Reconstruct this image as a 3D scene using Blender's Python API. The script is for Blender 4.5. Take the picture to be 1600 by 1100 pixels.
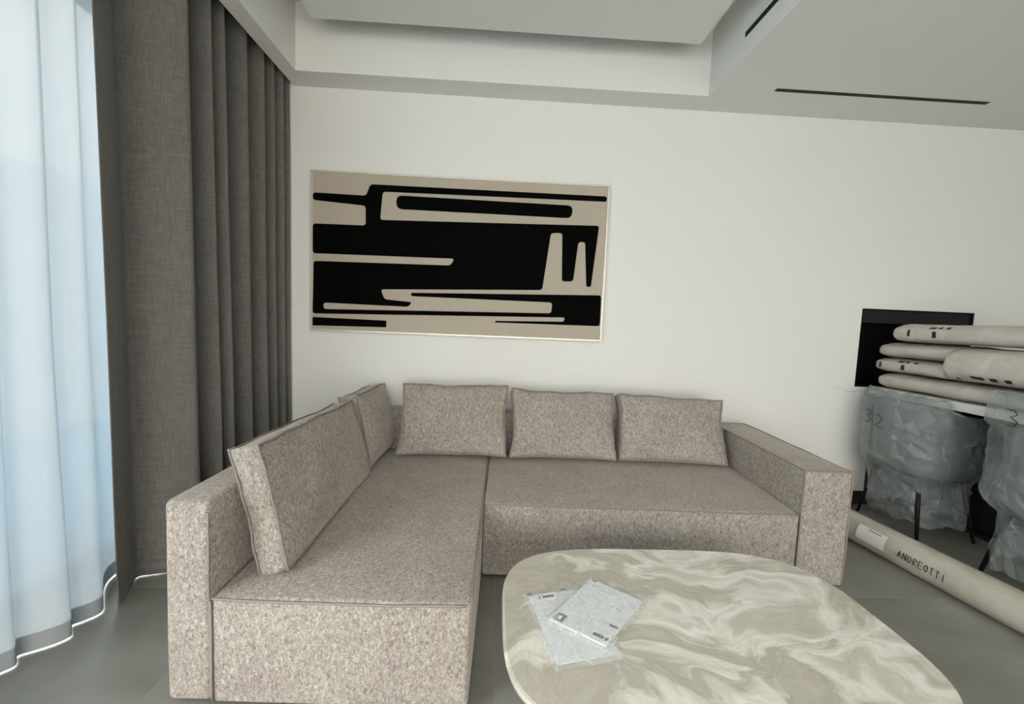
import bpy, bmesh, math, random
from mathutils import Vector, Matrix, noise
from mathutils.geometry import tessellate_polygon
random.seed(7)
for o in list(bpy.data.objects): bpy.data.objects.remove(o, do_unlink=True)
S = bpy.context.scene
COL = S.collection
sin, cos, pi = math.sin, math.cos, math.pi

# ------------------------------------------------------------------ camera
FPX, PITCH, YAW, ROLL, CAMZ = 657.0, .080, .040, .0405, 1.35
cd = bpy.data.cameras.new('camera'); cam = bpy.data.objects.new('camera', cd); COL.objects.link(cam)
cd.sensor_width = 36; cd.lens = 36*FPX/1600; cd.clip_start = .02; cd.clip_end = 200
R_ = Vector((cos(YAW), -sin(YAW), 0)); F_ = Vector((sin(YAW), cos(YAW), 0)); Z_ = Vector((0, 0, 1))
FW = F_*cos(PITCH)-Z_*sin(PITCH); UP = F_*sin(PITCH)+Z_*cos(PITCH)
RX = R_*cos(ROLL)+UP*sin(ROLL); UX = UP*cos(ROLL)-R_*sin(ROLL)
mw = Matrix((RX, UX, -FW)).transposed().to_4x4(); mw.translation = (0, 0, CAMZ)
cam.matrix_world = mw
S.camera = cam

# ------------------------------------------------------------------ world, daylight, exposure
S.view_settings.view_transform = 'Standard'; S.view_settings.look = 'None'
S.view_settings.gamma = 1; S.view_settings.use_curve_mapping = False
S.view_settings.exposure = 0.88
W = bpy.data.worlds.new('World'); S.world = W; W.use_nodes = True
wn = W.node_tree.nodes; wl = W.node_tree.links
bg = wn['Background']
tc = wn.new('ShaderNodeTexCoord'); sx = wn.new('ShaderNodeSeparateXYZ'); cr = wn.new('ShaderNodeValToRGB')
wl.new(tc.outputs['Generated'], sx.inputs[0]); wl.new(sx.outputs['Z'], cr.inputs[0]); wl.new(cr.outputs[0], bg.inputs[0])
cr.color_ramp.elements[0].position = 0.0; cr.color_ramp.elements[0].color = (.36, .347, .328, 1)   # overcast sky: zenith about three times the horizon
cr.color_ramp.elements[1].position = 1.0; cr.color_ramp.elements[1].color = (1.0, .98, .965, 1)
bg.inputs[1].default_value = 10.0
def portal(name, loc, rot, sx_, sy_):
    ld = bpy.data.lights.new(name, 'AREA'); ld.shape = 'RECTANGLE'; ld.size = sx_; ld.size_y = sy_
    ld.cycles.is_portal = True
    lo = bpy.data.objects.new(name, ld); COL.objects.link(lo); lo.location = loc; lo.rotation_euler = rot
portal('daylight_portal_side', (-2.17, 1.0, 1.42), (0, -pi/2, 0), 2.9, 3.4)
portal('daylight_portal_rear', (.7, -3.82, 1.42), (pi/2, 0, 0), 4.8, 2.9)

# ------------------------------------------------------------------ helpers
def ob(name, me, mat=None, parent=None, loc=None, rot=None, smooth=False):
    if isinstance(me, bmesh.types.BMesh):
        m = bpy.data.meshes.new(name); bmesh.ops.recalc_face_normals(me, faces=me.faces[:]); me.to_mesh(m); me.free(); me = m
    o = bpy.data.objects.new(name, me); COL.objects.link(o)
    if mat is not None and not me.materials: me.materials.append(mat)
    if parent: o.parent = parent
    if loc: o.location = loc
    if rot: o.rotation_euler = rot
    if smooth:
        for p in me.polygons: p.use_smooth = True
    return o
def empty(name, loc=(0, 0, 0), rot=(0, 0, 0)):
    o = bpy.data.objects.new(name, None); COL.objects.link(o); o.location = loc; o.rotation_euler = rot
    o.empty_display_size = .1
    return o
def tag(o, label, cat, group=None):
    o['label'] = label; o['category'] = cat
    if group: o['group'] = group
    return o
def struct(o, label=None):
    o['kind'] = 'structure'
    if label: o['label'] = label
    return o
def box(x0, x1, y0, y1, z0, z1, bev=0, seg=3, bm=None):
    own = bmesh.new() if bm is None else bm
    r = bmesh.ops.create_cube(own, size=1)
    for v in r['verts']:
        v.co = Vector(((x0+x1)/2+v.co.x*(x1-x0), (y0+y1)/2+v.co.y*(y1-y0), (z0+z1)/2+v.co.z*(z1-z0)))
    if bev and bm is None:
        bmesh.ops.bevel(own, geom=own.edges[:], offset=bev, segments=seg, profile=.5, affect='EDGES')
    return own
def tube(pts, r, n=8, closed=False, bm=None):
    bm = bm or bmesh.new(); pts = [Vector(p) for p in pts]; N = len(pts); rings = []
    for i, p in enumerate(pts):
        a = pts[(i-1) % N] if (closed or i > 0) else p
        b = pts[(i+1) % N] if (closed or i < N-1) else p
        t = (b-a)
        t = t.normalized() if t.length > 1e-9 else Vector((0, 0, 1))
        q = Vector((0, 0, 1)) if abs(t.z) < .9 else Vector((1, 0, 0))
        u = t.cross(q).normalized(); w = t.cross(u)
        rr = r[i] if isinstance(r, (list, tuple)) else r
        rings.append([bm.verts.new(p+(u*cos(2*pi*k/n)+w*sin(2*pi*k/n))*rr) for k in range(n)])
    # align successive rings to avoid twisting
    for i in range(N if closed else N-1):
        A = rings[i]; B = rings[(i+1) % N]
        s = min(range(n), key=lambda k: (A[0].co-B[k].co).length)
        for k in range(n):
            bm.faces.new((A[k], A[(k+1) % n], B[(k+1+s) % n], B[(k+s) % n]))
    if not closed:
        bm.faces.new(rings[0]); bm.faces.new(rings[-1])
    return bm
def grid_mesh(name, nu, nv, fn, closed_u=False):
    vs = [fn(i/(nu if closed_u else nu-1), j/(nv-1)) for j in range(nv) for i in range(nu)]
    fs = []
    for j in range(nv-1):
        for i in range(nu if closed_u else nu-1):
            i2 = (i+1) % nu
            fs.append((j*nu+i, j*nu+i2, (j+1)*nu+i2, (j+1)*nu+i))
    m = bpy.data.meshes.new(name); m.from_pydata([tuple(v) for v in vs], [], fs); m.update()
    return m
def catmull(pts, per=10):
    P = [Vector(p) for p in pts]; P = [P[0]*2-P[1]]+P+[P[-1]*2-P[-2]]; out = []
    for i in range(1, len(P)-2):
        for k in range(per):
            t = k/per; a, b, c, d = P[i-1:i+3]
            out.append(.5*((2*b)+(c-a)*t+(2*a-5*b+4*c-d)*t*t+(3*b-a-3*c+d)*t**3))
    out.append(P[-2]); return out
def rounded(poly, r, seg=4):
    P = [Vector(p) for p in poly]; out = []
    for i, p in enumerate(P):
        a = P[i-1]-p; b = P[(i+1) % len(P)]-p
        d = min(r, a.length*.45, b.length*.45)
        s = p+a.normalized()*d; e = p+b.normalized()*d
        for k in range(seg+1):
            t = k/seg; out.append(s*(1-t)**2+p*2*t*(1-t)+e*t*t)
    return out
def prism(poly, axis_fn, h):           # poly 2D -> solid between axis_fn(p,0) and axis_fn(p,h)
    bm = bmesh.new()
    a = [bm.verts.new(axis_fn(p, 0)) for p in poly]; b = [bm.verts.new(axis_fn(p, h)) for p in poly]
    n = len(poly)
    for t in tessellate_polygon([[Vector((p[0], p[1], 0)) for p in poly]]):
        bm.faces.new([a[i] for i in t]); bm.faces.new([b[i] for i in t[::-1]])
    for i in range(n): bm.faces.new((a[i], b[i], b[(i+1) % n], a[(i+1) % n]))
    return bm
def nz(p, s, seed=0.): return noise.noise(Vector(p)*s+Vector((seed*3.1, seed*7.7, seed)))

# ------------------------------------------------------------------ materials
def nmat(name, col=(.8, .8, .8), rough=.6, **k):
    m = bpy.data.materials.new(name); m.use_nodes = True
    b = m.node_tree.nodes['Principled BSDF']
    b.inputs['Base Color'].default_value = (*col, 1); b.inputs['Roughness'].default_value = rough
    for kk, vv in k.items(): b.inputs[kk].default_value = vv
    return m, m.node_tree.nodes, m.node_tree.links, b
def coords(N, L, kind='Object', scale=(1, 1, 1)):
    t = N.new('ShaderNodeTexCoord'); mp = N.new('ShaderNodeMapping'); L.new(t.outputs[kind], mp.inputs[0])
    mp.inputs['Scale'].default_value = scale
    return mp.outputs[0]
def noisen(N, L, vec, scale, detail=3, rough=.5, dist=0):
    n = N.new('ShaderNodeTexNoise'); L.new(vec, n.inputs['Vector'])
    n.inputs['Scale'].default_value = scale; n.inputs['Detail'].default_value = detail
    n.inputs['Roughness'].default_value = rough; n.inputs['Distortion'].default_value = dist
    return n
def ramp(N, L, src, stops):
    r = N.new('ShaderNodeValToRGB'); e = r.color_ramp.elements
    while len(e) < len(stops): e.new(.5)
    for i, (p, c) in enumerate(stops): e[i].position = p; e[i].color = (*c, 1)
    L.new(src, r.inputs[0]); return r
def bump(N, L, b, src, strength, dist=.002):
    bp = N.new('ShaderNodeBump'); bp.inputs['Strength'].default_value = strength; bp.inputs['Distance'].default_value = dist
    L.new(src, bp.inputs['Height']); L.new(bp.outputs[0], b.inputs['Normal'])

def paint(name, col):
    m, N, L, b = nmat(name, col, .85)
    v = coords(N, L); n = noisen(N, L, v, 260, 2); bump(N, L, b, n.outputs[0], .08, .001); return m
M_WALL = paint('white_wall_paint', (.80, .79, .765))
M_CEIL = paint('white_ceiling_paint', (.78, .775, .745))
M_BLACK = nmat('matt_black', (.006, .006, .006), .7, **{'Specular IOR Level': .15})[0]
M_SLOT = nmat('black_vent_metal', (.006, .006, .006), .7)[0]
M_DARKPANEL = nmat('dark_panel', (.016, .016, .015), .6, **{'Specular IOR Level': .25})[0]
M_STEEL = nmat('black_steel', (.008, .008, .009), .5, **{'Specular IOR Level': .3})[0]
M_ALU = nmat('dark_aluminium', (.10, .105, .11), .4, Metallic=.7)[0]
def m_tile():
    m, N, L, b = nmat('grey_porcelain_tile', (.2, .19, .17), .30)
    v = coords(N, L, 'Object'); oi = N.new('ShaderNodeObjectInfo')
    ad = N.new('ShaderNodeVectorMath'); ad.operation = 'MULTIPLY_ADD'
    L.new(oi.outputs['Random'], ad.inputs[0]); ad.inputs[1].default_value = (31, 17, 5); L.new(v, ad.inputs[2])
    n = noisen(N, L, ad.outputs[0], 2.2, 6, .55, .8)
    r = ramp(N, L, n.outputs[0], [(.25, (.20, .197, .172)), (.55, (.262, .258, .23)), (.8, (.335, .332, .305))])
    L.new(r.outputs[0], b.inputs['Base Color'])
    n2 = noisen(N, L, v, 60, 3); bump(N, L, b, n2.outputs[0], .05, .001); return m
M_TILE = m_tile()
M_GROUT = nmat('tile_grout', (.34, .33, .30), .9)[0]
def m_sofa():
    m, N, L, b = nmat('taupe_chenille', (.4, .35, .3), .92)
    v = coords(N, L, 'Object', (1, 1, .6))
    n = noisen(N, L, v, 112, 3, .62, 1.2)
    r = ramp(N, L, n.outputs[0], [(.32, (.175, .150, .134)), (.45, (.29, .254, .228)), (.55, (.375, .336, .305)), (.69, (.53, .488, .452))])
    n2 = noisen(N, L, coords(N, L), 5, 4, .6)
    mx = N.new('ShaderNodeMix'); mx.data_type = 'RGBA'; mx.blend_type = 'MULTIPLY'; mx.inputs['Factor'].default_value = 1
    r2 = ramp(N, L, n2.outputs[0], [(.3, (.90, .88, .87)), (.7, (1.05, 1.06, 1.04))])
    L.new(r.outputs[0], mx.inputs['A']); L.new(r2.outputs[0], mx.inputs['B']); L.new(mx.outputs['Result'], b.inputs['Base Color'])
    b.inputs['Sheen Weight'].default_value = .38; b.inputs['Sheen Roughness'].default_value = .4; b.inputs['Sheen Tint'].default_value = (1, .92, .84, 1)
    bump(N, L, b, n.outputs[0], .5, .003); return m
M_SOFA = m_sofa()
M_PIPE = nmat('taupe_piping', (.27, .232, .205), .9)[0]
def m_drape():
    m, N, L, b = nmat('grey_linen_drape', (.12, .113, .10), .95)
    v = coords(N, L, 'Object', (6, 6, 90)); n = noisen(N, L, v, 2.5, 4, .65)
    v2 = coords(N, L, 'Object', (140, 140, 6)); n2 = noisen(N, L, v2, 2.5, 2)
    a = N.new('ShaderNodeMath'); a.operation = 'ADD'; L.new(n.outputs[0], a.inputs[0]); L.new(n2.outputs[0], a.inputs[1])
    h = N.new('ShaderNodeMath'); h.operation = 'MULTIPLY'; h.inputs[1].default_value = .5; L.new(a.outputs[0], h.inputs[0])
    r = ramp(N, L, h.outputs[0], [(.36, (.115, .107, .095)), (.52, (.155, .147, .133)), (.68, (.215, .205, .188))])
    L.new(r.outputs[0], b.inputs['Base Color']); b.inputs['Sheen Weight'].default_value = .15
    bump(N, L, b, h.outputs[0], .2, .002); return m
M_DRAPE = m_drape()
def m_sheer():
    m = bpy.data.materials.new('white_voile'); m.use_nodes = True; N = m.node_tree.nodes; L = m.node_tree.links
    N.remove(N['Principled BSDF']); out = N['Material Output']
    tr = N.new('ShaderNodeBsdfTransparent'); tl = N.new('ShaderNodeBsdfTranslucent'); df = N.new('ShaderNodeBsdfDiffuse')
    tl.inputs[0].default_value = (.136, .158, .176, 1); df.inputs[0].default_value = (.80, .83, .84, 1)
    a = N.new('ShaderNodeMixShader'); a.inputs[0].default_value = .40; L.new(tl.outputs[0], a.inputs[1]); L.new(df.outputs[0], a.inputs[2])
    c = N.new('ShaderNodeMixShader'); c.inputs[0].default_value = .975; L.new(tr.outputs[0], c.inputs[1]); L.new(a.outputs[0], c.inputs[2])
    L.new(c.outputs[0], out.inputs[0]); return m
M_SHEER = m_sheer()
def m_glass():
    m = bpy.data.materials.new('window_glass'); m.use_nodes = True; N = m.node_tree.nodes; L = m.node_tree.links
    N.remove(N['Principled BSDF']); out = N['Material Output']
    tr = N.new('ShaderNodeBsdfTransparent'); gl = N.new('ShaderNodeBsdfGlossy'); gl.inputs['Roughness'].default_value = .02
    tr.inputs[0].default_value = (.93, .935, .925, 1)
    c = N.new('ShaderNodeMixShader'); c.inputs[0].default_value = .05
    L.new(tr.outputs[0], c.inputs[1]); L.new(gl.outputs[0], c.inputs[2]); L.new(c.outputs[0], out.inputs[0]); return m
M_GLASS = m_glass()
def m_film(name, lo, hi, col=(.75, .80, .80), rough=.3, crs=4, ani=(1, 1, 1), bs=.15, cw=.45):
    m = bpy.data.materials.new(name); m.use_nodes = True; N = m.node_tree.nodes; L = m.node_tree.links
    b = N['Principled BSDF']; out = N['Material Output']
    b.inputs['Base Color'].default_value = (*col, 1); b.inputs['Roughness'].default_value = rough
    tr = N.new('ShaderNodeBsdfTransparent'); tr.inputs[0].default_value = (.96, .98, .98, 1)
    v = coords(N, L, 'Object', ani)
    def crease(scale, wid):
        n_ = noisen(N, L, v, scale, 1, .4, .15)
        a_ = N.new('ShaderNodeMath'); a_.operation = 'SUBTRACT'; a_.inputs[1].default_value = .5; L.new(n_.outputs[0], a_.inputs[0])
        b_ = N.new('ShaderNodeMath'); b_.operation = 'ABSOLUTE'; L.new(a_.outputs[0], b_.inputs[0])
        m_ = N.new('ShaderNodeMapRange'); L.new(b_.outputs[0], m_.inputs[0])
        m_.inputs[1].default_value = 0; m_.inputs[2].default_value = wid; m_.inputs[3].default_value = 1; m_.inputs[4].default_value = 0
        return m_.outputs[0]
    c1 = crease(crs, .022); c2 = crease(crs*2.1, .035)
    soft = noisen(N, L, v, crs*.9, 3, .5)
    ad = N.new('ShaderNodeMath'); ad.operation = 'MULTIPLY_ADD'; L.new(c2, ad.inputs[0]); ad.inputs[1].default_value = .35; L.new(c1, ad.inputs[2])
    ad2 = N.new('ShaderNodeMath'); ad2.operation = 'MULTIPLY_ADD'; L.new(ad.outputs[0], ad2.inputs[0]); ad2.inputs[1].default_value = cw; L.new(soft.outputs[0], ad2.inputs[2])
    n = ad2
    mr = N.new('ShaderNodeMapRange'); L.new(ad2.outputs[0], mr.inputs[0])
    mr.inputs[1].default_value = .35; mr.inputs[2].default_value = 1.05; mr.inputs[3].default_value = lo; mr.inputs[4].default_value = hi
    c = N.new('ShaderNodeMixShader'); L.new(mr.outputs[0], c.inputs[0]); L.new(tr.outputs[0], c.inputs[1]); L.new(b.outputs[0], c.inputs[2])
    L.new(c.outputs[0], out.inputs[0]); bump(N, L, b, n.outputs[0], bs, .01); return m
M_FILM = m_film('packing_film', .22, .62, (.48, .53, .53), .24, 5, (1.3, 1.3, .55), .05, .18)
M_CLEAR = m_film('clear_polybag', .16, .60, (.86, .88, .89), .12, 16, (1, 1, 1), .06)
def m_marble():
    m, N, L, b = nmat('cream_onyx_marble', (.6, .57, .5), .16)
    v = coords(N, L, 'Object', (1, 1, 1))
    w = noisen(N, L, v, 1.6, 3, .5, .5)
    ad = N.new('ShaderNodeVectorMath'); ad.operation = 'MULTIPLY_ADD'; L.new(w.outputs['Color'], ad.inputs[0])
    ad.inputs[1].default_value = (.7, .7, .3); L.new(v, ad.inputs[2])
    mp = N.new('ShaderNodeMapping'); mp.inputs['Rotation'].default_value = (0, 0, .62); mp.inputs['Scale'].default_value = (.55, 1.35, 1)
    L.new(ad.outputs[0], mp.inputs[0])
    n = noisen(N, L, mp.outputs[0], 2.1, 7, .56, 1.1)
    r = ramp(N, L, n.outputs[0], [(.26, (.47, .435, .362)), (.40, (.55, .517, .442)), (.485, (.50, .467, .393)), (.515, (.67, .645, .565)), (.56, (.82, .80, .73)), (.62, (.63, .60, .525)), (.80, (.49, .455, .38))])
    n3 = noisen(N, L, mp.outputs[0], 5.0, 7, .6, 1.6)
    r3 = ramp(N, L, n3.outputs[0], [(.36, (.90, .885, .86)), (.48, (1, 1, 1)), (.515, (.88, .86, .83)), (.58, (1.03, 1.03, 1.03))])
    mx = N.new('ShaderNodeMix'); mx.data_type = 'RGBA'; mx.blend_type = 'MULTIPLY'; mx.inputs['Factor'].default_value = .8
    L.new(r.outputs[0], mx.inputs['A']); L.new(r3.outputs[0], mx.inputs['B']); L.new(mx.outputs['Result'], b.inputs['Base Color'])
    return m
M_TAIL = m_film('crimped_sack_end', .40, .85, (.62, .60, .58), .2, 14, (1, 1, 1), .1)
M_MARBLE = m_marble()
M_CANVAS = nmat('beige_canvas', (.46, .40, .325), .8)[0]
M_INK = nmat('black_paint', (.002, .002, .002), .9, **{'Specular IOR Level': .05})[0]
M_FRAME = nmat('champagne_frame', (.70, .66, .57), .35, Metallic=.35)[0]
def m_bag():
    m, N, L, b = nmat('cream_plastic_sack', (.55, .51, .46), .38)
    v = coords(N, L); n = noisen(N, L, v, 7, 5, .6, 1.0)
    r = ramp(N, L, n.outputs[0], [(.3, (.50, .455, .41)), (.6, (.60, .56, .51)), (.8, (.70, .67, .62))]); L.new(r.outputs[0], b.inputs['Base Color'])
    bump(N, L, b, n.outputs[0], .35, .01); return m
M_BAG = m_bag()
def m_roll():
    m, N, L, b = nmat('wrapped_carpet_roll', (.5, .46, .4), .5)
    v = coords(N, L, 'Object', (1, .6, 1)); n = noisen(N, L, v, 8, 5, .6, .8)
    r = ramp(N, L, n.outputs[0], [(.3, (.42, .39, .33)), (.6, (.53, .50, .43)), (.8, (.62, .60, .53))]); L.new(r.outputs[0], b.inputs['Base Color'])
    bump(N, L, b, n.outputs[0], .3, .006); return m
M_ROLL = m_roll()
M_LABEL = nmat('white_label', (.80, .80, .78), .5)[0]
M_MARK = nmat('black_marker', (.01, .01, .01), .6)[0]
M_PAPER = nmat('white_leaflet', (.80, .81, .82), .35)[0]
M_UPH = nmat('slate_upholstery', (.105, .122, .12), .9)[0]
M_TABLEWHITE = nmat('white_lacquer', (.75, .73, .69), .3)[0]
M_BALC = nmat('blue_tint_terrace', (.22, .42, .58), .5)[0]  # blue put in so the floor tints the light on the lower sheer
M_TERR = nmat('terrace_stone', (.45, .435, .40), .8)[0]
M_CREAM = nmat('pale_sky_blocker', (.72, .78, .78), .9)[0]  # only for the added wall that blocks the low sky

# ------------------------------------------------------------------ the room
XL, XR, YB, YR = -1.95, 6.4, 3.117, -3.6
ZS, ZT = 2.898, 3.32
# floor: tiles on a bed, joints at x=.04 and y=1.975
fl = struct(ob('floor', box(XL-.1, XR+.1, YR-.1, YB+.1, -.12, -.0007), M_GROUT), 'grey porcelain tiled floor')
TP = 1.2; tcache = {}
ix0 = math.floor((XL-.04)/TP); ix1 = math.ceil((XR-.04)/TP)
iy0 = math.floor((YR-1.975)/TP); iy1 = math.ceil((YB-1.975)/TP)
for i in range(ix0, ix1):
    for j in range(iy0, iy1):
        x0 = max(.04+i*TP+.0015, XL); x1 = min(.04+(i+1)*TP-.0015, XR); y0 = max(1.975+j*TP+.0015, YR); y1 = min(1.975+(j+1)*TP-.0015, YB)
        key = (round(x1-x0, 3), round(y1-y0, 3))
        if key not in tcache:
            bm = box(-key[0]/2, key[0]/2, -key[1]/2, key[1]/2, -.009, 0, .0004, 1); me = bpy.data.meshes.new('tile'); bm.to_mesh(me); bm.free()
            me.materials.append(M_TILE); tcache[key] = me
        ob('tile', tcache[key], parent=fl, loc=((x0+x1)/2, (y0+y1)/2, 0))
# back wall with a black recess
NX0, NX1, NZ0, NZ1 = 2.780, 3.676, .93, 1.533
bm = bmesh.new()
T = .5
for a in ((XL-.3, NX0, 0, ZT), (NX1, XR+.2, 0, ZT), (NX0, NX1, 0, NZ0), (NX0, NX1, NZ1, ZT)):
    box(a[0], a[1], YB, YB+T, a[2], a[3], bm=bm)
wb = struct(ob('wall_back', bm, M_WALL), 'white painted wall behind the sofa')
rc = tag(empty('wall_niche', (NX0, YB, NZ0)), 'black rectangular recess in the white wall behind the stacked bags', 'niche')
e = .003
bm = bmesh.new()
D = .30; w = NX1-NX0; h = NZ1-NZ0
for a in ((0, .012, .004, D, 0, h), (w-.012, w, .004, D, 0, h), (.012, w-.012, .004, D, 0, .012), (.012, w-.012, .004, D, h-.012, h)):
    box(*a, bm=bm)
ob('lining', bm, M_BLACK, rc)
ob('back_panel', box(.012, w-.012, D-.02, D, .012, h-.012), M_BLACK, rc)
ob('header_panel', box(.012, w-.012, .02, .05, h-.105, h-.012), M_DARKPANEL, rc)
struct(ob('baseboard_back', box(XL, XR, YB-.014, YB, 0, .105, .003, 1), M_DARKPANEL), 'dark skirting board along the back wall')
struct(ob('wall_right', box(XR, XR+.2, YR, YB, 0, ZT), M_WALL), 'white wall on the right, out of view')
ob_ = tag(ob('low_dark_sheet', box(2.94, 4.6, YB-.022, YB-.002, .11, .80, .003, 1), M_DARKPANEL), 'thin dark sheet over the lower wall below the white table', 'panel')  # thin sheet that makes the lower wall dark under the table
# left (window) wall
bm = bmesh.new(); WY0, WY1, WZ1 = -.7, 2.7, 2.85
box(XL-.2, XL, WY1, YB, 0, ZT, bm=bm); box(XL-.2, XL, YR-.2, WY0, 0, ZT, bm=bm); box(XL-.2, XL, WY0, WY1, WZ1, ZT, bm=bm)
struct(ob('wall_left', bm, M_WALL), 'white window wall behind the curtains')
def window(name, along, n, a0, a1, pos, z1):
    root = struct(empty(name, (0, 0, 0)), 'dark framed sliding glass door onto the terrace')
    def bx(u0, u1, t0, t1, z0, zz): return box(t0, t1, u0, u1, z0, zz) if along == 'y' else box(u0, u1, t0, t1, z0, zz)
    ob('track', bx(a0, a1, pos-.05, pos+.05, 0, .03), M_ALU, root); ob('head', bx(a0, a1, pos-.05, pos+.05, z1-.06, z1), M_ALU, root)
    st = (a1-a0)/n
    for k in range(n+1):
        c = a0+k*st; c0 = max(a0, c-.03); c1 = min(a1, c+.03)
        ob('mullion', bx(c0, c1, pos-.04, pos+.04, .03, z1-.06), M_ALU, root)
    for k in range(n): ob('pane', bx(a0+k*st+.03, a0+(k+1)*st-.03, pos-.005, pos+.005, .03, z1-.06), M_GLASS, root)
window('window_1', 'y', 3, WY0, WY1, XL-.10, WZ1)
# rear wall (behind the camera) with a terrace door
bm = bmesh.new(); RX0, RX1 = -1.7, 3.1
box(XL, RX0, YR-.2, YR, 0, ZT, bm=bm); box(RX1, XR, YR-.2, YR, 0, ZT, bm=bm); box(RX0, RX1, YR-.2, YR, WZ1, ZT, bm=bm)
struct(ob('wall_rear', bm, M_WALL), 'white wall with terrace door, out of view')
window('window_2', 'x', 4, RX0, RX1, YR-.10, WZ1)
# ceiling: soffit ring, tray, floating panel, curtain pocket
TX0, TX1, TY1, TY0 = -1.365, 1.375, 2.922, -2.6
PK = -1.466
bm = bmesh.new()
box(PK, TX0, YR, YB, ZS, ZT, bm=bm); box(TX1, XR, YR, YB, ZS, ZT, bm=bm)
box(TX0, TX1, TY1, YB, ZS, ZT, bm=bm); box(TX0, TX1, YR, TY0, ZS, ZT, bm=bm)
struct(ob('ceiling', bm, M_CEIL), 'white dropped ceiling with a rectangular tray')
struct(ob('ceiling_slab', box(XL-.2, XR+.2, YR-.2, YB+.5, ZT, ZT+.15), M_CEIL), 'upper ceiling above tray and curtain pocket')
pan = rounded([(TX0+.185, TY0+.2), (TX1-.165, TY0+.2), (TX1-.165, TY1-.195), (TX0+.185, TY1-.195)], .012, 3)
struct(ob('ceiling_panel', prism([(p[0], p[1]) for p in pan], lambda p, h: (p[0], p[1], 3.10+h), ZT-3.10-.10), M_CEIL), 'floating white ceiling panel inside the tray')
struct(ob('ceiling_panel_hanger', box(TX0+.6, TX1-.6, TY0+.6, TY1-.6, ZT-.10, ZT), M_CEIL), 'core carrying the floating ceiling panel')
def slot(label, x0, x1, y0, y1, z0, z1):
    r = tag(empty('air_vent', (x0, y0, z0)), label, 'vent')
    a, b_, c = x1-x0, y1-y0, z1-z0
    bm = bmesh.new(); d = .004
    ob('blade', box(0, a, 0, b_, 0, c), M_SLOT, r)
    long_ = max(a, b_)
    for k in (0, 1):
        if a > b_: ob('edge_trim', box(0, a, (b_ if k else -d), (b_+d if k else 0), 0, c), M_SLOT, r)
        else: ob('edge_trim', box(0, a, 0, b_, (c if k else -d), (c+d if k else 0)), M_SLOT, r)
slot('long thin black slot vent in the ceiling near the back wall', 1.756, 3.20, 2.785, 2.807, ZS-.003, ZS+.02)
slot('black slot vent in the side of the ceiling tray', TX1-.003, TX1+.02, .9, 2.515, 3.022, 3.043)
# terrace outside, with an added wall that shapes the side daylight
struct(ob('terrace_floor', box(-6.5, XL-.2, -9, 5, -.12, -.02), M_BALC), 'terrace floor outside the window, coloured blue to tint the sheer')
struct(ob('low_sky_blocker', box(-4.9, -4.7, -9, 6, -.02, 2.7), M_CREAM), 'added pale wall outside, blocking low sky light from the side window')  # added out of view to cut low-angle daylight on the sofa fronts
struct(ob('terrace_floor_rear', box(XL-.2, XR+.2, -9, YR-.2, -.12, -.02), M_TERR), 'terrace floor behind the camera')

# ------------------------------------------------------------------ curtains
def curtain(name, label, path, z0, z1, mat, flare, seed, thick=.004, nv=40, drift=.012):
    pts = catmull([(p[0], p[1], 0) for p in path], 9)
    root = tag(empty(name, (pts[0].x, pts[0].y, z0)), label, 'curtain')
    n = len(pts); o3 = root.location.copy()
    def fn(u, v):
        i = min(n-1, int(round(u*(n-1)))); p = pts[i]; z = z0+(z1-z0)*v
        sw = drift*(1-v)
        dx = flare*(1-v)+sw*nz((p.x*2, p.y*3, v*1.2), 1.5, seed)
        dy = sw*1.6*nz((p.x*2, p.y*4, v*1.1), 1.3, seed+4)
        return Vector((p.x+dx, p.y+dy, z))-o3
    o = ob('cloth', grid_mesh('cloth', n, nv, fn), mat, root, smooth=True)
    if thick:
        md = o.modifiers.new('thick', 'SOLIDIFY'); md.thickness = thick; md.offset = 0
    hem = ob('hem', grid_mesh('hem', n, 3, lambda u, v: fn(u, v*.022)+Vector((.002, -.002, 0))), mat, root, smooth=True)
    if thick:
        md = hem.modifiers.new('thick', 'SOLIDIFY'); md.thickness = thick*1.5; md.offset = 0
    return root
dp = [(-1.652, 1.835), (-1.668, 1.88), (-1.70, 1.95), (-1.752, 2.045), (-1.70, 2.075), (-1.60, 2.105), (-1.53, 2.135), (-1.515, 2.16), (-1.545, 2.185), (-1.66, 2.19), (-1.755, 2.215), (-1.74, 2.25), (-1.62, 2.29), (-1.53, 2.325), (-1.525, 2.345),
      (-1.58, 2.365), (-1.64, 2.375), (-1.60, 2.405), (-1.525, 2.435), (-1.54, 2.46), (-1.65, 2.465), (-1.755, 2.49), (-1.75, 2.52), (-1.64, 2.57), (-1.54, 2.61), (-1.515, 2.635), (-1.54, 2.66), (-1.66, 2.67), (-1.70, 2.69), (-1.62, 2.74), (-1.53, 2.79), (-1.51, 2.815),
      (-1.54, 2.835), (-1.65, 2.845), (-1.66, 2.86), (-1.58, 2.89), (-1.51, 2.92), (-1.53, 2.94), (-1.62, 2.95), (-1.62, 2.965), (-1.55, 2.995), (-1.50, 3.025), (-1.52, 3.045), (-1.57, 3.055), (-1.53, 3.075), (-1.49, 3.095)]
curtain('drape', 'heavy dark grey linen drape gathered beside the sofa', dp, .006, 3.16, M_DRAPE, .024, 3)
sp = [(-1.86, 2.14), (-1.85, 2.00), (-1.75, 1.87), (-1.685, 1.80), (-1.71, 1.74), (-1.735, 1.705), (-1.70, 1.675), (-1.680, 1.655), (-1.70, 1.62), (-1.745, 1.585), (-1.775, 1.56), (-1.75, 1.535), (-1.735, 1.51), (-1.76, 1.46)]
y = 1.38
while y > .95:
    a = .035+.015*random.random()
    sp += [(-1.76-a, y), (-1.755+a*.6, y-.07)]; y -= .13+.05*random.random()
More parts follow.
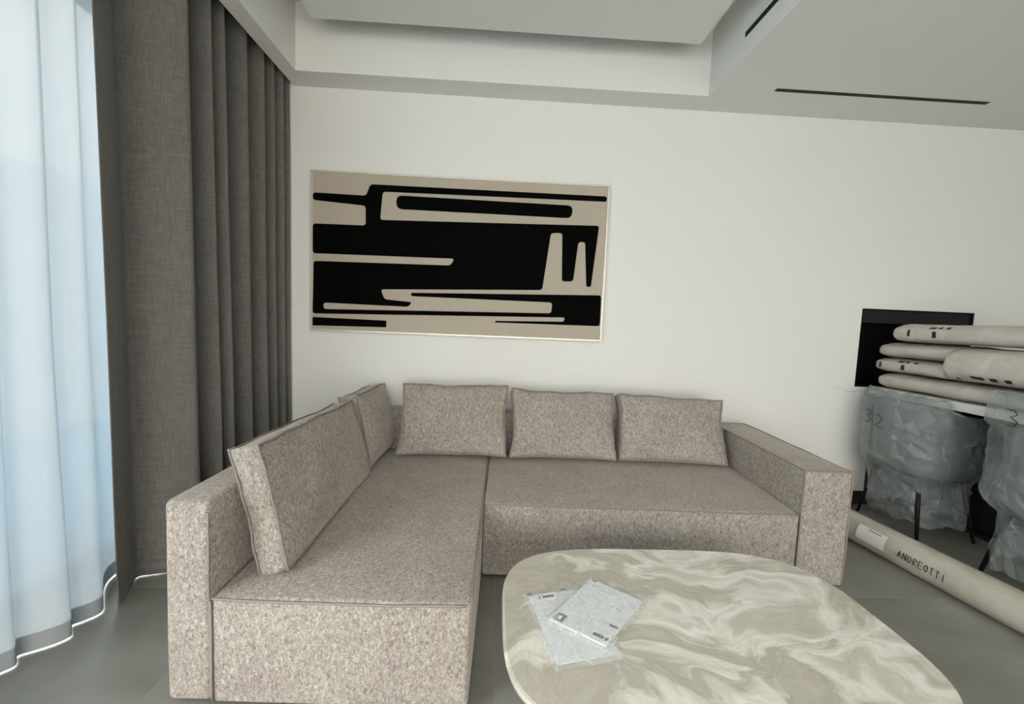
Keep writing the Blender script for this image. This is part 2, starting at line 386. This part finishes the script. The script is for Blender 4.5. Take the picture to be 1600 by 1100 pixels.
curtain('sheer_curtain', 'translucent white sheer curtain hanging before the bright window', sp, .006, 3.16, M_SHEER, .012, 9, thick=0, drift=.02)

# ------------------------------------------------------------------ picture on the wall
PX0, PX1, PZ0, PZ1 = -1.339, .781, 1.204, 2.331
yf = YB-.030
pic = tag(empty('wall_art', (PX0, YB, PZ0)), 'wide framed abstract painting in black and beige above the sofa', 'painting')
rel = lambda x, y, z: (x-PX0, y-YB, z-PZ0)
fw = .014
def rbox(x0, x1, y0, y1, z0, z1, bev=0):
    a = rel(x0, y0, z0); b_ = rel(x1, y1, z1); return box(a[0], b_[0], a[1], b_[1], a[2], b_[2], bev, 1)
for a in ((PX0, PX1, PZ0, PZ0+fw), (PX0, PX1, PZ1-fw, PZ1), (PX0, PX0+fw, PZ0+fw, PZ1-fw), (PX1-fw, PX1, PZ0+fw, PZ1-fw)):
    ob('frame_rail', rbox(a[0], a[1], yf-.006, YB-.002, a[2], a[3], .002), M_FRAME, pic)
ob('canvas', rbox(PX0+fw, PX1-fw, yf+.002, YB-.004, PZ0+fw, PZ1-fw), M_CANVAS, pic)
K1 = [(-1.322, 2.176), (-0.952, 2.172), (-0.924, 2.252), (0.764, 2.253), (0.764, 2.215), (-0.836, 2.205), (-0.852, 2.009), (0.719, 2.043), (0.682, 1.601), (0.648, 1.602), (0.623, 1.923), (0.574, 1.921), (0.549, 1.636), (0.467, 1.632), (0.453, 1.979), (0.371, 1.975), (0.325, 1.564), (-0.84, 1.52), (-0.814, 1.45), (-0.615, 1.437), (-0.642, 1.402), (-1.245, 1.408), (-1.245, 1.362), (0.4, 1.398), (0.404, 1.477), (-0.621, 1.48), (-0.624, 1.504), (0.762, 1.544), (0.764, 1.318), (-0.009, 1.314), (-0.009, 1.326), (0.495, 1.34), (0.502, 1.371), (-1.322, 1.327), (-1.316, 1.701), (-0.346, 1.711), (-0.318, 1.761), (-1.322, 1.754), (-1.322, 1.962), (-0.952, 1.965), (-0.955, 2.102), (-1.322, 2.124)]
K2 = [(-0.741, 2.185), (0.521, 2.176), (0.515, 2.086), (-0.739, 2.09)]
K3 = [(-1.322, 1.302), (-0.796, 1.296), (-0.796, 1.248), (-1.322, 1.241)]
for K, r in ((K1, .022), (K2, .05), (K3, .006)):
    ob('black_shape', prism([(p[0], p[1]) for p in rounded(K, r)], lambda p, h: rel(p[0], yf+.002-h, p[1]), .0012), M_INK, pic)

# ------------------------------------------------------------------ corner sofa
SROT = -.0234
sofa = tag(empty('corner_sofa', (0, 2, 0), (0, 0, SROT)), 'L-shaped taupe chenille corner sofa with chaise on the left', 'sofa')
def soft_box(x0, x1, y0, y1, z0, ztop, crown=.0, r=.02, n=24, seed=0., wob=.004, zfront=None):
    """upholstered block: rounded box with gently uneven faces; ztop may drop towards the front"""
    bm = box(-.5, .5, -.5, .5, -.5, .5)
    bmesh.ops.subdivide_edges(bm, edges=bm.edges[:], cuts=14, use_grid_fill=True)
    lo = Vector((x0, y0-2, z0)); hi = Vector((x1, y1-2, ztop))
    def remap(t, a, b_):
        i_ = int(round((t+.5)*15)); e_ = [0, .25*r, .6*r, r]
        if i_ <= 3: return a+e_[i_]
        if i_ >= 12: return b_-e_[15-i_]
        return a+r+(b_-a-2*r)*(i_-3)/9
    for v in bm.verts:
        p = Vector((remap(v.co.x, lo.x, hi.x), remap(v.co.y, lo.y, hi.y), remap(v.co.z, lo.z, hi.z)))
        q = Vector([min(max(p[k], lo[k]+r), hi[k]-r) for k in range(3)])
        d = p-q
        if d.length > 1e-9: p = q+d.normalized()*r
        u = (p.x-x0)/(x1-x0)*2-1; w_ = (p.y+2-y0)/(y1-y0)*2-1; t = (p.z-z0)/(ztop-z0)
        c = p.copy(); k = max(0, 1-u*u)*max(0, 1-w_*w_)
        if t > .95: p.z += crown*k
        if zfront is not None: p.z += (zfront-ztop)*t*(1-(w_+1)/2)
        v.co = p+Vector((nz(c, 2.3, seed), nz(c, 2.3, seed+5), nz(c, 2.6, seed+9)))*wob
    return bm
def part(name, bm, mat=M_SOFA, parent=None): return ob(name, bm, mat, parent or sofa, smooth=True)
AX0, AX1, CX1, CF, SF, RX_0, RX_1, SB = -1.045, -.895, -.034, 1.332, 2.0855, 1.613, 1.866, 3.075
B0 = .015
la = part('arm', soft_box(AX0, AX1, CF, SB, B0, .716, .006, .024, seed=1))
ra = part('arm', soft_box(RX_0, RX_1, SF, SB, B0, .630, .004, .010, seed=2, wob=.003))
bk = part('backrest', soft_box(AX1, RX_0, 2.945, SB, B0, .675, .0, .025, seed=3))
ch = part('chaise_seat', soft_box(AX1+.002, CX1, CF, 2.945, B0, .402, .012, .016, seed=4, zfront=.392))
ms = part('seat', soft_box(CX1+.003, RX_0-.003, SF, 2.945, B0, .400, .012, .014, seed=5))
def pipe(parent, pts, r=.0045):
    c = catmull([(p[0], p[1]-2, p[2]) for p in pts], 8)
    c = [p+Vector((nz(p, 6, 1), nz(p, 6, 2), nz(p, 6, 3)))*.0025 for p in c]
    ob('piping', tube(c, r, 6), M_PIPE, parent, smooth=True)
# seams: seat fronts, chaise side, arm fronts
pipe(ch, [(AX1+.01, CF-.002, .388), (-.7, CF-.003, .385), (-.4, CF-.003, .384), (CX1-.012, CF-.001, .386)], .004)
pipe(ch, [(CX1, CF+.012, .386), (CX1+.002, 1.7, .390), (CX1+.002, 2.0, .394), (CX1-.004, 2.4, .400), (CX1-.004, 2.9, .404)], .004)
pipe(ch, [(AX1+.003, CF-.001, .38), (AX1+.003, CF-.002, .2), (AX1+.003, CF-.002, .03)], .004)
pipe(ms, [(CX1+.01, SF-.001, .394), (.5, SF-.002, .395), (1.1, SF-.002, .394), (RX_0-.01, SF-.001, .393)], .004)
pipe(ra, [(RX_0+.001, SF-.001, .03), (RX_0+.001, SF-.002, .3), (RX_0+.002, SF, .60), (RX_0+.006, SF+.001, .626), (RX_0+.1, SF, .629), (RX_1-.02, SF, .629), (RX_1-.002, SF+.001, .618), (RX_1-.001, SF, .4), (RX_1-.001, SF, .03)], .004)
pipe(ra, [(RX_0+.002, SF+.02, .628), (RX_0+.001, 2.5, .63), (RX_0+.001, 3.05, .63)], .0035)
pipe(ra, [(RX_1-.002, SF+.02, .628), (RX_1-.001, 2.5, .63), (RX_1-.001, 3.05, .63), (RX_1-.05, 3.074, .63), (RX_0+.05, 3.074, .63)], .0035)
pipe(la, [(AX1-.001, CF-.001, .04), (AX1-.001, CF-.002, .3), (AX1-.001, CF, .68)], .003)
for fx, fy in ((-.97, 1.45), (-.15, 1.45), (-.97, 2.95), (1.74, 2.2), (1.74, 2.95), (.2, 2.3)):
    ob('foot', box(fx-.03, fx+.03, fy-2-.03, fy-2+.03, 0, B0+.004, .003, 1), M_BLACK, sofa)

# ------------------------------------------------------------------ box cushions
def cushion(label, loc, rz, lean, w, h, t, bulge, seed, roll=0., ear=.055, drop=0., wav=1., ear_r=None, skew=0.):
    root = tag(empty('back_cushion', loc, (-lean, roll, rz)), label, 'cushion', 'loose taupe cushions on the sofa')
    NU, NV = 30, 22
    def outl(u, v):
        x = w/2*u*(1-(ear_r if (ear_r is not None and u > 0) else ear)*(1-v*v)*u*u)-skew*max(0, v)*(u+1)/2; z = h/2+h/2*v*(1-ear*1.1*(1-u*u)*v*v)
        z *= 1-drop*(u+1)/2
        x += .010*wav*nz((u*1.9, v*1.9, 0), 1, seed); z += .012*wav*nz((u*2.1, v*1.7, 3), 1, seed+2)*(.4+.6*(v+1)/2)
        return x, z
    def dep(u, v, s):
        k = (1-abs(u)**3.2)*(1-abs(v)**3.2)
        y = t/2+bulge*k**.8+.016*k*nz((u*1.8, v*1.8, s*2), 1.2, seed+s)+.005*k*nz((u*4, v*4, s*2), 1.2, seed+s+5)
        e_ = max(abs(u), abs(v))
        y += .004*nz((u*7, v*7, s), 1, seed)*(e_**3)
        return y
    bm = bmesh.new(); G = {}
    for s in (-1, 1):
        for j in range(NV):
            for i in range(NU):
                u = 2*i/(NU-1)-1; v = 2*j/(NV-1)-1
                u = math.copysign(abs(u)**.8, u); v = math.copysign(abs(v)**.8, v)
                x, z = outl(u, v); G[s, i, j] = bm.verts.new((x, s*dep(u, v, s), z))
        for j in range(NV-1):
            for i in range(NU-1):
                bm.faces.new((G[s, i, j], G[s, i+1, j], G[s, i+1, j+1], G[s, i, j+1]))
    rim = [(i, 0) for i in range(NU)]+[(NU-1, j) for j in range(1, NV)]+[(i, NV-1) for i in range(NU-2, -1, -1)]+[(0, j) for j in range(NV-2, 0, -1)]
    loops = {s: [G[s, i, j].co.copy() for i, j in rim] for s in (-1, 1)}
    mid = {}
    for k, (i, j) in enumerate(rim):
        a = G[-1, i, j].co; b_ = G[1, i, j].co; c = (a+b_)/2; d = Vector((c.x, 0, c.z-h/2)); d.normalize()
        mid[k] = bm.verts.new(c+d*(.006+.004*nz(c, 14, seed)))
    n = len(rim)
    for k in range(n):
        k2 = (k+1) % n
        for s in (-1, 1):
            bm.faces.new((G[s, rim[k][0], rim[k][1]], G[s, rim[k2][0], rim[k2][1]], mid[k2], mid[k]))
    o = ob('cover', bm, M_SOFA, root, smooth=True)
    for s in (-1, 1):
        c = [p+Vector((0, s*.001, 0))+Vector((p.x, 0, p.z-h/2)).normalized()*.003+Vector((nz(p, 20, 1), nz(p, 20, 2), nz(p, 20, 3)))*.003 for p in loops[s]]
        ob('piping', tube(c, .0042, 6, True), M_PIPE, root, smooth=True)
    return root
R = math.radians
cushion('large taupe box cushion leaning on the chaise arm, nearest the camera', (-.762, 1.955, .400), R(90)-.01, R(12.5), .95, .475, .10, .018, 11, ear=.02, drop=.06, ear_r=-.035, skew=.05)
cushion('taupe cushion in the sofa corner behind the large chaise cushion', (-.760, 2.765, .415), R(90)-.05, R(12), .54, .44, .105, .055, 12, ear=.03, ear_r=-.05, skew=.02)
cushion('left taupe cushion of the three along the wall, under the painting', (-.262, 2.765, .418), 0, R(21), .715, .475, .105, .042, 13, -.006)
cushion('middle taupe cushion of the three along the wall', (.480, 2.760, .418), -.012, R(21), .70, .455, .105, .042, 14, 0)
cushion('right taupe cushion of the three, beside the right sofa arm', (1.215, 2.735, .418), -.03, R(22), .72, .445, .105, .042, 15, .02)

# ------------------------------------------------------------------ coffee table
TZ = .380
ct = tag(empty('coffee_table', (.70, 1.30, 0)), 'low coffee table with rounded cream marble top', 'coffee table')
def sup(rx, ry, n, k=96): return [(math.copysign(abs(cos(a))**(2/n), cos(a))*rx, math.copysign(abs(sin(a))**(2/n), sin(a))*ry) for a in [2*pi*i/k for i in range(k)]]
def slab(prof, rx, ry, n, skx=0.):
    bm = bmesh.new(); rings = []
    for inset, z in prof:
        rings.append([bm.verts.new((x+skx*y_, y_, z)) for x, y_ in sup(rx-inset, ry-inset, n)])
    k = len(rings[0])
    for a, b_ in zip(rings, rings[1:]):
        for i in range(k): bm.faces.new((a[i], a[(i+1) % k], b_[(i+1) % k], b_[i]))
    bm.faces.new(rings[0][::-1]); bm.faces.new(rings[-1]); return bm
ob('tabletop', slab([(.03, TZ-.032), (.008, TZ-.028), (.001, TZ-.018), (0, TZ-.010), (.003, TZ-.003), (.009, TZ)], .645, .425, 3.6), M_MARBLE, ct, smooth=False)
ob('pedestal', slab([(0, .02), (0, TZ-.032)], .34, .20, 3.0), M_MARBLE, ct)
ob('base_plate', slab([(.004, 0), (0, .004), (0, .016), (.004, .02)], .40, .25, 3.0), M_STEEL, ct)

# ------------------------------------------------------------------ leaflets in polybags on the table
def packet(label, c4, z, seed, thick, extras):
    P = [Vector((p[0], p[1], 0)) for p in c4]; ctr = sum(P, Vector())/4
    root = tag(empty('leaflet_packet', (ctr.x, ctr.y, z)), label, 'leaflet', 'polybag leaflet packets on the coffee table')
    def bil(u, v): return (P[0]*(1-u)+P[1]*u)*(1-v)+(P[3]*(1-u)+P[2]*u)*v-ctr
    m = .06
    def sheet(z0, z1, lo, hi):
        bm = bmesh.new(); n = 10; T_ = {}
        for s in (0, 1):
            for j in range(n+1):
                for i in range(n+1):
                    u = lo+(hi-lo)*i/n; v = lo+(hi-lo)*j/n; p = bil(u, v)
                    T_[s, i, j] = bm.verts.new((p.x, p.y, (z1 if s else z0)+(.0015*nz(p, 18, seed) if s else 0)))
        for j in range(n):
            for i in range(n):
                bm.faces.new((T_[1, i, j], T_[1, i+1, j], T_[1, i+1, j+1], T_[1, i, j+1])); bm.faces.new((T_[0, i, j], T_[0, i, j+1], T_[0, i+1, j+1], T_[0, i+1, j]))
        for i in range(n):
            bm.faces.new((T_[0, i, 0], T_[0, i+1, 0], T_[1, i+1, 0], T_[1, i, 0])); bm.faces.new((T_[0, i+1, n], T_[0, i, n], T_[1, i, n], T_[1, i+1, n]))
            bm.faces.new((T_[0, 0, i+1], T_[0, 0, i], T_[1, 0, i], T_[1, 0, i+1])); bm.faces.new((T_[0, n, i], T_[0, n, i+1], T_[1, n, i+1], T_[1, n, i]))
        return bm
    ob('leaflet', sheet(.001, thick, m, 1-m), M_PAPER, root)
    def top(u, v):
        p = bil(u, v); e_ = min(u, v, 1-u, 1-v)
        zz = thick*min(1, max(0, e_/m))+.0015+.003*max(0, nz(p, 22, seed+3))+.002*abs(nz(p, 9, seed+6))
        return Vector((p.x+.004*nz(p, 14, seed), p.y+.004*nz(p, 14, seed+1), zz))
    ob('polybag', grid_mesh('polybag', 36, 36, top), M_CLEAR, root, smooth=True)
    def patch(u0, u1, v0, v1, mat, name, dz=.0022, sk=0):
        bm = bmesh.new(); q = [bil(u0, v0), bil(u1, v0), bil(u1, v1), bil(u0, v1)]
        lo_ = [bm.verts.new((a.x, a.y, thick+dz-.0006)) for a in q]; hi_ = [bm.verts.new((a.x, a.y, thick+dz)) for a in q]
        bm.faces.new(hi_); bm.faces.new(lo_[::-1])
        for i in range(4): bm.faces.new((lo_[i], lo_[(i+1) % 4], hi_[(i+1) % 4], hi_[i]))
        ob(name, bm, mat, root)
    for a in extras: patch(*a)
    return root
M_GREY = nmat('grey_print', (.22, .22, .23), .6)[0]
M_LINE = nmat('pale_grey_print', (.55, .56, .58), .6)[0]
# corners in order: top-left, top-right, bottom-right, bottom-left as one reads them
packet('clear packet lying underneath, with small white label', [(.131, 1.409), (.345, 1.462), (.417, 1.127), (.197, 1.080)], TZ+.0005, 2, .0035,
       [(.16, .50, .06, .17, M_LABEL, 'label'), (.20, .24, .095, .13, M_GREY, 'print', .003), (.27, .46, .095, .13, M_GREY, 'print', .003),
        (.05, .12, .02, .05, M_GREY, 'print'), (.62, .70, .03, .05, M_GREY, 'print')])
packet('crumpled clear leaflet packet lying crosswise on top of another packet', [(.181, 1.266), (.391, 1.506), (.562, 1.367), (.360, 1.140)], TZ+.0075, 5, .007,
       [(.07, .19, .11, .25, M_GREY, 'logo'), (.105, .155, .155, .205, M_LABEL, 'logo_figure', .003), (.05, .20, .66, .93, M_LABEL, 'label'), (.105, .15, .70, .86, M_GREY, 'print', .003), (.105, .145, .88, .915, M_GREY, 'print', .003),
        (.33, .335, .30, .85, M_LINE, 'fold_line'), (.62, .625, .08, .9, M_LINE, 'fold_line'), (.33, .36, .80, .92, M_GREY, 'print'), (.90, .93, .10, .18, M_GREY, 'print'),
        (.20, .206, .30, .52, M_LINE, 'print'), (.24, .246, .30, .55, M_LINE, 'print'), (.16, .166, .30, .48, M_LINE, 'print')])

# ------------------------------------------------------------------ carpet roll
RA, RB, RR = 2.69, -.12, .090
ry0, ry1 = .9, 3.02
rd = Vector((RB, 1, 0)).normalized(); rs = Vector((rd.y, -rd.x, 0))       # rs points to +x
roll = tag(empty('carpet_roll', (RA+RB*ry0, ry0, 0)), 'long beige wrapped carpet roll lying on the floor beside the sofa', 'carpet roll')
rl = (ry1-ry0)/rd.y
def rp(s, a, dr=0.):      # s along, a angle (0 = +x side, pi/2 = top), relative to root
    r = RR+dr
    return rd*s+rs*(r*cos(a))+Vector((0, 0, RR+r*sin(a)))
def rsurf(u, v):
    s = v*rl; a = 2*pi*u
    d = .0022*nz((cos(a)*.3, s*3, sin(a)*.3), 3, 4)-.001
    if 1.47 < s < 1.68: d += 0
    return rp(s, a, min(0, d))
rm = grid_mesh('wrapping', 40, 60, rsurf, True)
ob('wrapping', rm, M_ROLL, roll, smooth=True)
for s in (0, rl):
    sp_ = [rp(s, 0.)-rs*RR for _ in range(1)]
    bm = bmesh.new(); bm.faces.new([bm.verts.new(rp(s, 2*pi*k/40, -.002)) for k in range(40)]); ob('roll_end', bm, M_ROLL, roll)
# sticker and handwriting on the side facing the room
def rpatch(name, s0, s1, a0, a1, mat, dr=.0012):
    ob(name, grid_mesh(name, 8, 10, lambda u, v: rp(s0+(s1-s0)*u, a0+(a1-a0)*v, dr)), mat, roll, smooth=True)
sy = lambda y: (y-ry0)/rd.y
rpatch('sticker', sy(2.30), sy(2.47), 2.35, 3.35, M_LABEL)
rpatch('sticker_print', sy(2.33), sy(2.41), 2.45, 2.52, M_GREY, .002)
LET = {'A': [[(0, 0), (.5, 1), (1, 0)], [(.2, .4), (.8, .4)]], 'N': [[(0, 0), (0, 1), (1, 0), (1, 1)]], 'D': [[(0, 0), (0, 1), (.7, .9), (1, .5), (.7, .1), (0, 0)]],
       'R': [[(0, 0), (0, 1), (.8, .95), (.9, .65), (0, .5), (1, 0)]], 'E': [[(1, 1), (0, 1), (0, 0), (1, 0)], [(0, .5), (.8, .5)]],
       'O': [[(.5, 0), (.05, .3), (.05, .7), (.5, 1), (.95, .7), (.95, .3), (.5, 0)]], 'T': [[(0, 1), (1, 1)], [(.5, 1), (.5, 0)]], 'I': [[(.5, 0), (.5, 1)]],
       '3': [[(0, .95), (.6, 1), (.85, .78), (.3, .55), (.9, .35), (.7, .05), (0, 0)]], '0': [[(.5, 0), (.05, .3), (.05, .7), (.5, 1), (.95, .7), (.95, .3), (.5, 0)]],
       '2': [[(0, .8), (.4, 1), (.9, .75), (.5, .35), (0, 0), (1, .05)]]}
def strokes(text, place, r, h=1., wd=.62, gap=.38):
    bm = bmesh.new(); x = 0
    for chx in text:
        for st in LET[chx]:
            pts = []
            for (a, b_) in zip(st, st[1:]):
                for k in range(5): t = k/5; pts.append((a[0]+(b_[0]-a[0])*t, a[1]+(b_[1]-a[1])*t))
            pts.append(st[-1])
            tube([place(x+p[0]*wd, p[1]) for p in pts], r, 5, bm=bm)
        x += (wd*.5 if chx == 'I' else wd)+gap
    return bm
tl = 9*(1.0)
s_a, s_b = sy(2.225), sy(1.985)
ob('handwriting', strokes('ANDREOTTI', lambda x, y_: rp(s_a+(s_b-s_a)*x/9.0, 3.02-(y_-.5)*.42+.08*(x/9-.5), .0008), .0019), M_MARK, roll)

# ------------------------------------------------------------------ dining table with bags and wrapped chairs
DX0, DX1, DY0, DY1, DZ = 2.86, 3.86, 1.35, 3.08, .945
dt = tag(empty('dining_table', (DX0, DY0, 0)), 'white topped dining table buried under stacked bags by the wall', 'table')
ob('tabletop', box(0, DX1-DX0, 0, DY1-DY0, DZ-.055, DZ, .004, 2), M_TABLEWHITE, dt)
ob('apron', box(.42, DX1-DX0-.1, .10, DY1-DY0-.1, DZ-.125, DZ-.055), M_STEEL, dt)
ob('pedestal', box(.46, .80, .25, DY1-DY0-.25, .03, DZ-.125, .02, 2), M_STEEL, dt)
ob('base_plate', box(.44, .86, .15, DY1-DY0-.15, 0, .03, .006, 2), M_STEEL, dt)

def sack(label, loc, rot, L_, Wd, T_, seed, prints=(), tail=True, sag=0.):
    """soft plastic sack lying along local +X, base at z=0; printing on the -Y side"""
    root = tag(empty('sack', loc, rot), label, 'bag', 'cream plastic bags piled on the dining table')
    nu, nv = 44, 26
    def fn(u, v):
        a = 2*pi*u; t = sin((v*2-1)*pi/2)
        e_ = max(0., 1-abs(t)**(34*max(.5, L_)))**.5
        k = .66+.34*e_
        cy = math.copysign(abs(cos(a))**.62, cos(a))*Wd/2*(.90+.10*e_); cz = math.copysign(abs(sin(a))**.58, sin(a))*T_/2*k
        x = t*L_/2
        p = Vector((x, cy, cz+T_/2))
        nn = nz((x*4, cy*5, cz*6), 1.3, seed)*.012+abs(nz((x*3, cy*3, cz*12), 2.6, seed+3))*.011
        p += Vector((0, cos(a)*nn, sin(a)*nn*.6))
        p.z += -sag*((t+1)/2)**2
        p.z = max(p.z, .002) if not sag else p.z
        return p
    me = grid_mesh('sack_body', nu, nv, fn, True)
    bm = bmesh.new(); bm.from_mesh(me); hf = bmesh.ops.holes_fill(bm, edges=[e_ for e_ in bm.edges if e_.is_boundary])
    for f_ in hf['faces']:
        for e_ in f_.edges: e_.smooth = False
    ob('sack_body', bm, M_BAG, root, smooth=True)
    if tail:
        def ft(u, v):
            y_ = (u-.5)*Wd*.85*(1-.2*v); x = -L_/2+.010-v*(.06+.05*nz((y_*9, 0, 0), 1, seed))
            return Vector((x, y_, T_*.5+.015*nz((y_*14, v*3, 0), 1, seed+1)-.02*v))
        t_ = ob('sealed_end', grid_mesh('sealed_end', 18, 5, ft), M_TAIL, root, smooth=True)
    for (x0, x1, f0, f1) in prints:   # f: 0 = bottom, 1 = top of the near side
        def pf(u, v):
            xx = x0+(x1-x0)*u; a = pi+(.5-(f0+(f1-f0)*v))*pi*.75
            q = fn((a/(2*pi)) % 1, math.asin(max(-1, min(1, 2*xx/L_)))/pi+.5); n_ = Vector((0, cos(a), sin(a)*.6)).normalized()
            return q+n_*.0025
        ob('print', grid_mesh('print', 6, 4, pf), M_MARK, root)
    return root
# local +X runs from the wall towards the camera: rotate by -90 deg, printed (-Y) side then faces -X
rz = -pi/2
pr1 = lambda o, f: [(o, o+.018, f-.08, f+.06), (o+.13, o+.175, f+.12, f+.24), (o+.19, o+.215, f+.12, f+.24), (o+.24, o+.265, f+.12, f+.24), (o+.165, o+.19, f-.10, f+.02)]
zz = DZ
# the printed side must face -X: local -Y under rz=-90deg points to -X
sack('bottom bag of the pile by the wall, unprinted cream plastic', (3.13, 2.45, zz+.001), (0, 0, rz), 1.18, .50, .113, 1)
sack('third bag from the top of the pile, with black print near its end', (3.13, 2.825, zz+.120), (0, 0, rz), .50, .50, .106, 2, pr1(-.20, .52))
sack('second bag from the top of the pile, under the topmost bag', (3.14, 2.82, zz+.233), (0, 0, rz), .50, .50, .106, 3, [(.02, .08, .86, .93)])
sack('topmost cream bag of the pile, black print near its far end', (3.15, 2.42, zz+.347), (0, .0, rz+.02), 1.12, .50, .13, 4, pr1(-.44, .52))
sack('bulging printed bag wedged in front, between bottom and topmost bags', (3.045, 2.075, zz+.126), (0, 0, rz+.02), .92, .46, .208, 6, [(-.40, -.375, .14, .22), (-.30, -.23, .26, .36), (-.20, -.165, .26, .36), (-.13, -.10, .26, .36)], tail=False)

def wrapped_chair(label, cx, cy, top, seed, num, rz_, flap):
    root = tag(empty('wrapped_chair', (cx, cy, 0), (0, 0, rz_)), label, 'chair', 'plastic wrapped dining chairs at the white table')
    # tub shell opens towards +X
    def shell(u, v):
        a = pi*.42+u*pi*1.16; zt = .90-.16*abs(u-.5)**2*4*.6
        z = .44+(zt-.44)*v; r = .245+.03*v
        return Vector((r*cos(a)*1.0, r*sin(a)*1.0, z))
    so = ob('backrest', grid_mesh('backrest', 30, 10, shell), M_UPH, root, smooth=True)
    md = so.modifiers.new('t', 'SOLIDIFY'); md.thickness = .045; md.offset = -1
    bm = slab([(.05, .40), (.01, .42), (0, .45), (.0, .49), (.02, .52), (.06, .535)], .25, .245, 2.6); ob('seat', bm, M_UPH, root, smooth=True)
    for sx_ in (-1, 1):
        for sy_ in (-1, 1):
            ob('leg', tube([(sx_*.15, sy_*.15, .42), (sx_*.195, sy_*.225, 0.0)], [.016, .010], 10), M_STEEL, root, smooth=True)
    def film(u, v):
        a = 2*pi*u; z = top-(top-.10)*v
        sq = 1/max(.001, (abs(cos(a))**2.6+abs(sin(a))**2.6)**(1/2.6))
        t = min(1, max(0, (z-.36)/.14)); t = t*t*(3-2*t)          # 0 below the seat, 1 around the tub
        r = (.225+.075*t)*sq
        if z > .86: r *= 1-.35*((z-.86)/max(.01, top-.86))**2*.3
        p = Vector((r*cos(a), r*sin(a)*1.0, z))
        q = Vector((p.x, p.y, p.z*.45))
        n1 = nz(q, 4, seed); rg = 1-2*abs(nz((p.x+p.z*.4, p.y-p.z*.3, p.z*.7), 5.5, seed+3)); rg2 = 1-2*abs(nz((p.x-p.z*.5, p.y+p.z*.6, p.z), 8.5, seed+6))
        d = .020*n1+(.010*rg+.006*rg2)*(1.6-.9*t)
        p += Vector((cos(a), sin(a), 0))*d
        if z > .80:                                     # the film stays on the near side of the table edge up here
            p.x = min(p.x, .40-.56*min(1, (z-.80)/.065))
        if v > .97: p.z += .035*nz((cos(a)*2, sin(a)*2, 0), 2.2, seed+8)
        if v < .02: p.z += .03*nz((cos(a)*2, sin(a)*2, 1), 2.0, seed+9)
        return p
    def crum(u, v):
        p = film(u, v); k = .011 if 0 < v < 1 else .004
        q = Vector((round(u*46) % 46, round(v*29), seed))*1.37
        return p+Vector((noise.noise(q), noise.noise(q+Vector((9.1, 3.3, 0))), noise.noise(q+Vector((2.2, 8.8, 5)))*1.3))*k*1.6
    ob('plastic_wrap', grid_mesh('plastic_wrap', 46, 30, crum, True), M_FILM, root)
    # crumpled closed top of the bag
    def cap(u, v):
        q = film(u, 0); k = 1-v
        return Vector((-.22+(q.x+.22)*k, q.y*k, q.z-.02*v*2+.03*nz((q.x*k, q.y*k, 0), 9, seed)*v*(1-v)*3))
    ob('wrap_top', grid_mesh('wrap_top', 90, 12, cap, True), M_FILM, root, smooth=True)
    for f in flap:
        A, B, C_, n_ = f
        A, B, C_ = Vector(A), Vector(B), Vector(C_)
        def fl_(u, v):
            p = A*(1-u)*(1-v)+B*u*(1-v)+C_*v
            return p+Vector((nz(p, 8, seed), nz(p, 8, seed+1), nz(p, 8, seed+2)))*.03
        ob('loose_flap', grid_mesh('loose_flap', 14, 14, fl_), M_FILM, root, smooth=True)
    # marker number on the film
    def onfilm(x, y_):
        a = pi+num[1]+x*.34
        zc = num[2]+y_*.085-.012*x
        q = film((a/(2*pi)) % 1, (top-zc)/(top-.10)); return q+Vector((cos(a), sin(a), 0))*.014
    ob('marker_number', strokes(num[0], onfilm, .0022, wd=.62, gap=.3), M_MARK, root)
    return root
wrapped_chair('plastic wrapped tub chair nearest the back wall, under the bag pile', 2.985, 2.76, .945, 21, ('32', -.42, .72), 0.0,
              [((-.27, .12, .93), (-.29, .30, .90), (-.42, .34, .91), 0), ((-.25, -.20, .92), (-.28, -.12, .70), (-.30, -.36, .84), 0), ((-.27, -.17, .80), (-.28, -.05, .70), (-.30, -.27, .72), 0)])
wrapped_chair('plastic wrapped chair at the right edge, nearer the camera', 2.985, 1.96, 1.06, 33, ('30', -.42, .90), .06, [])
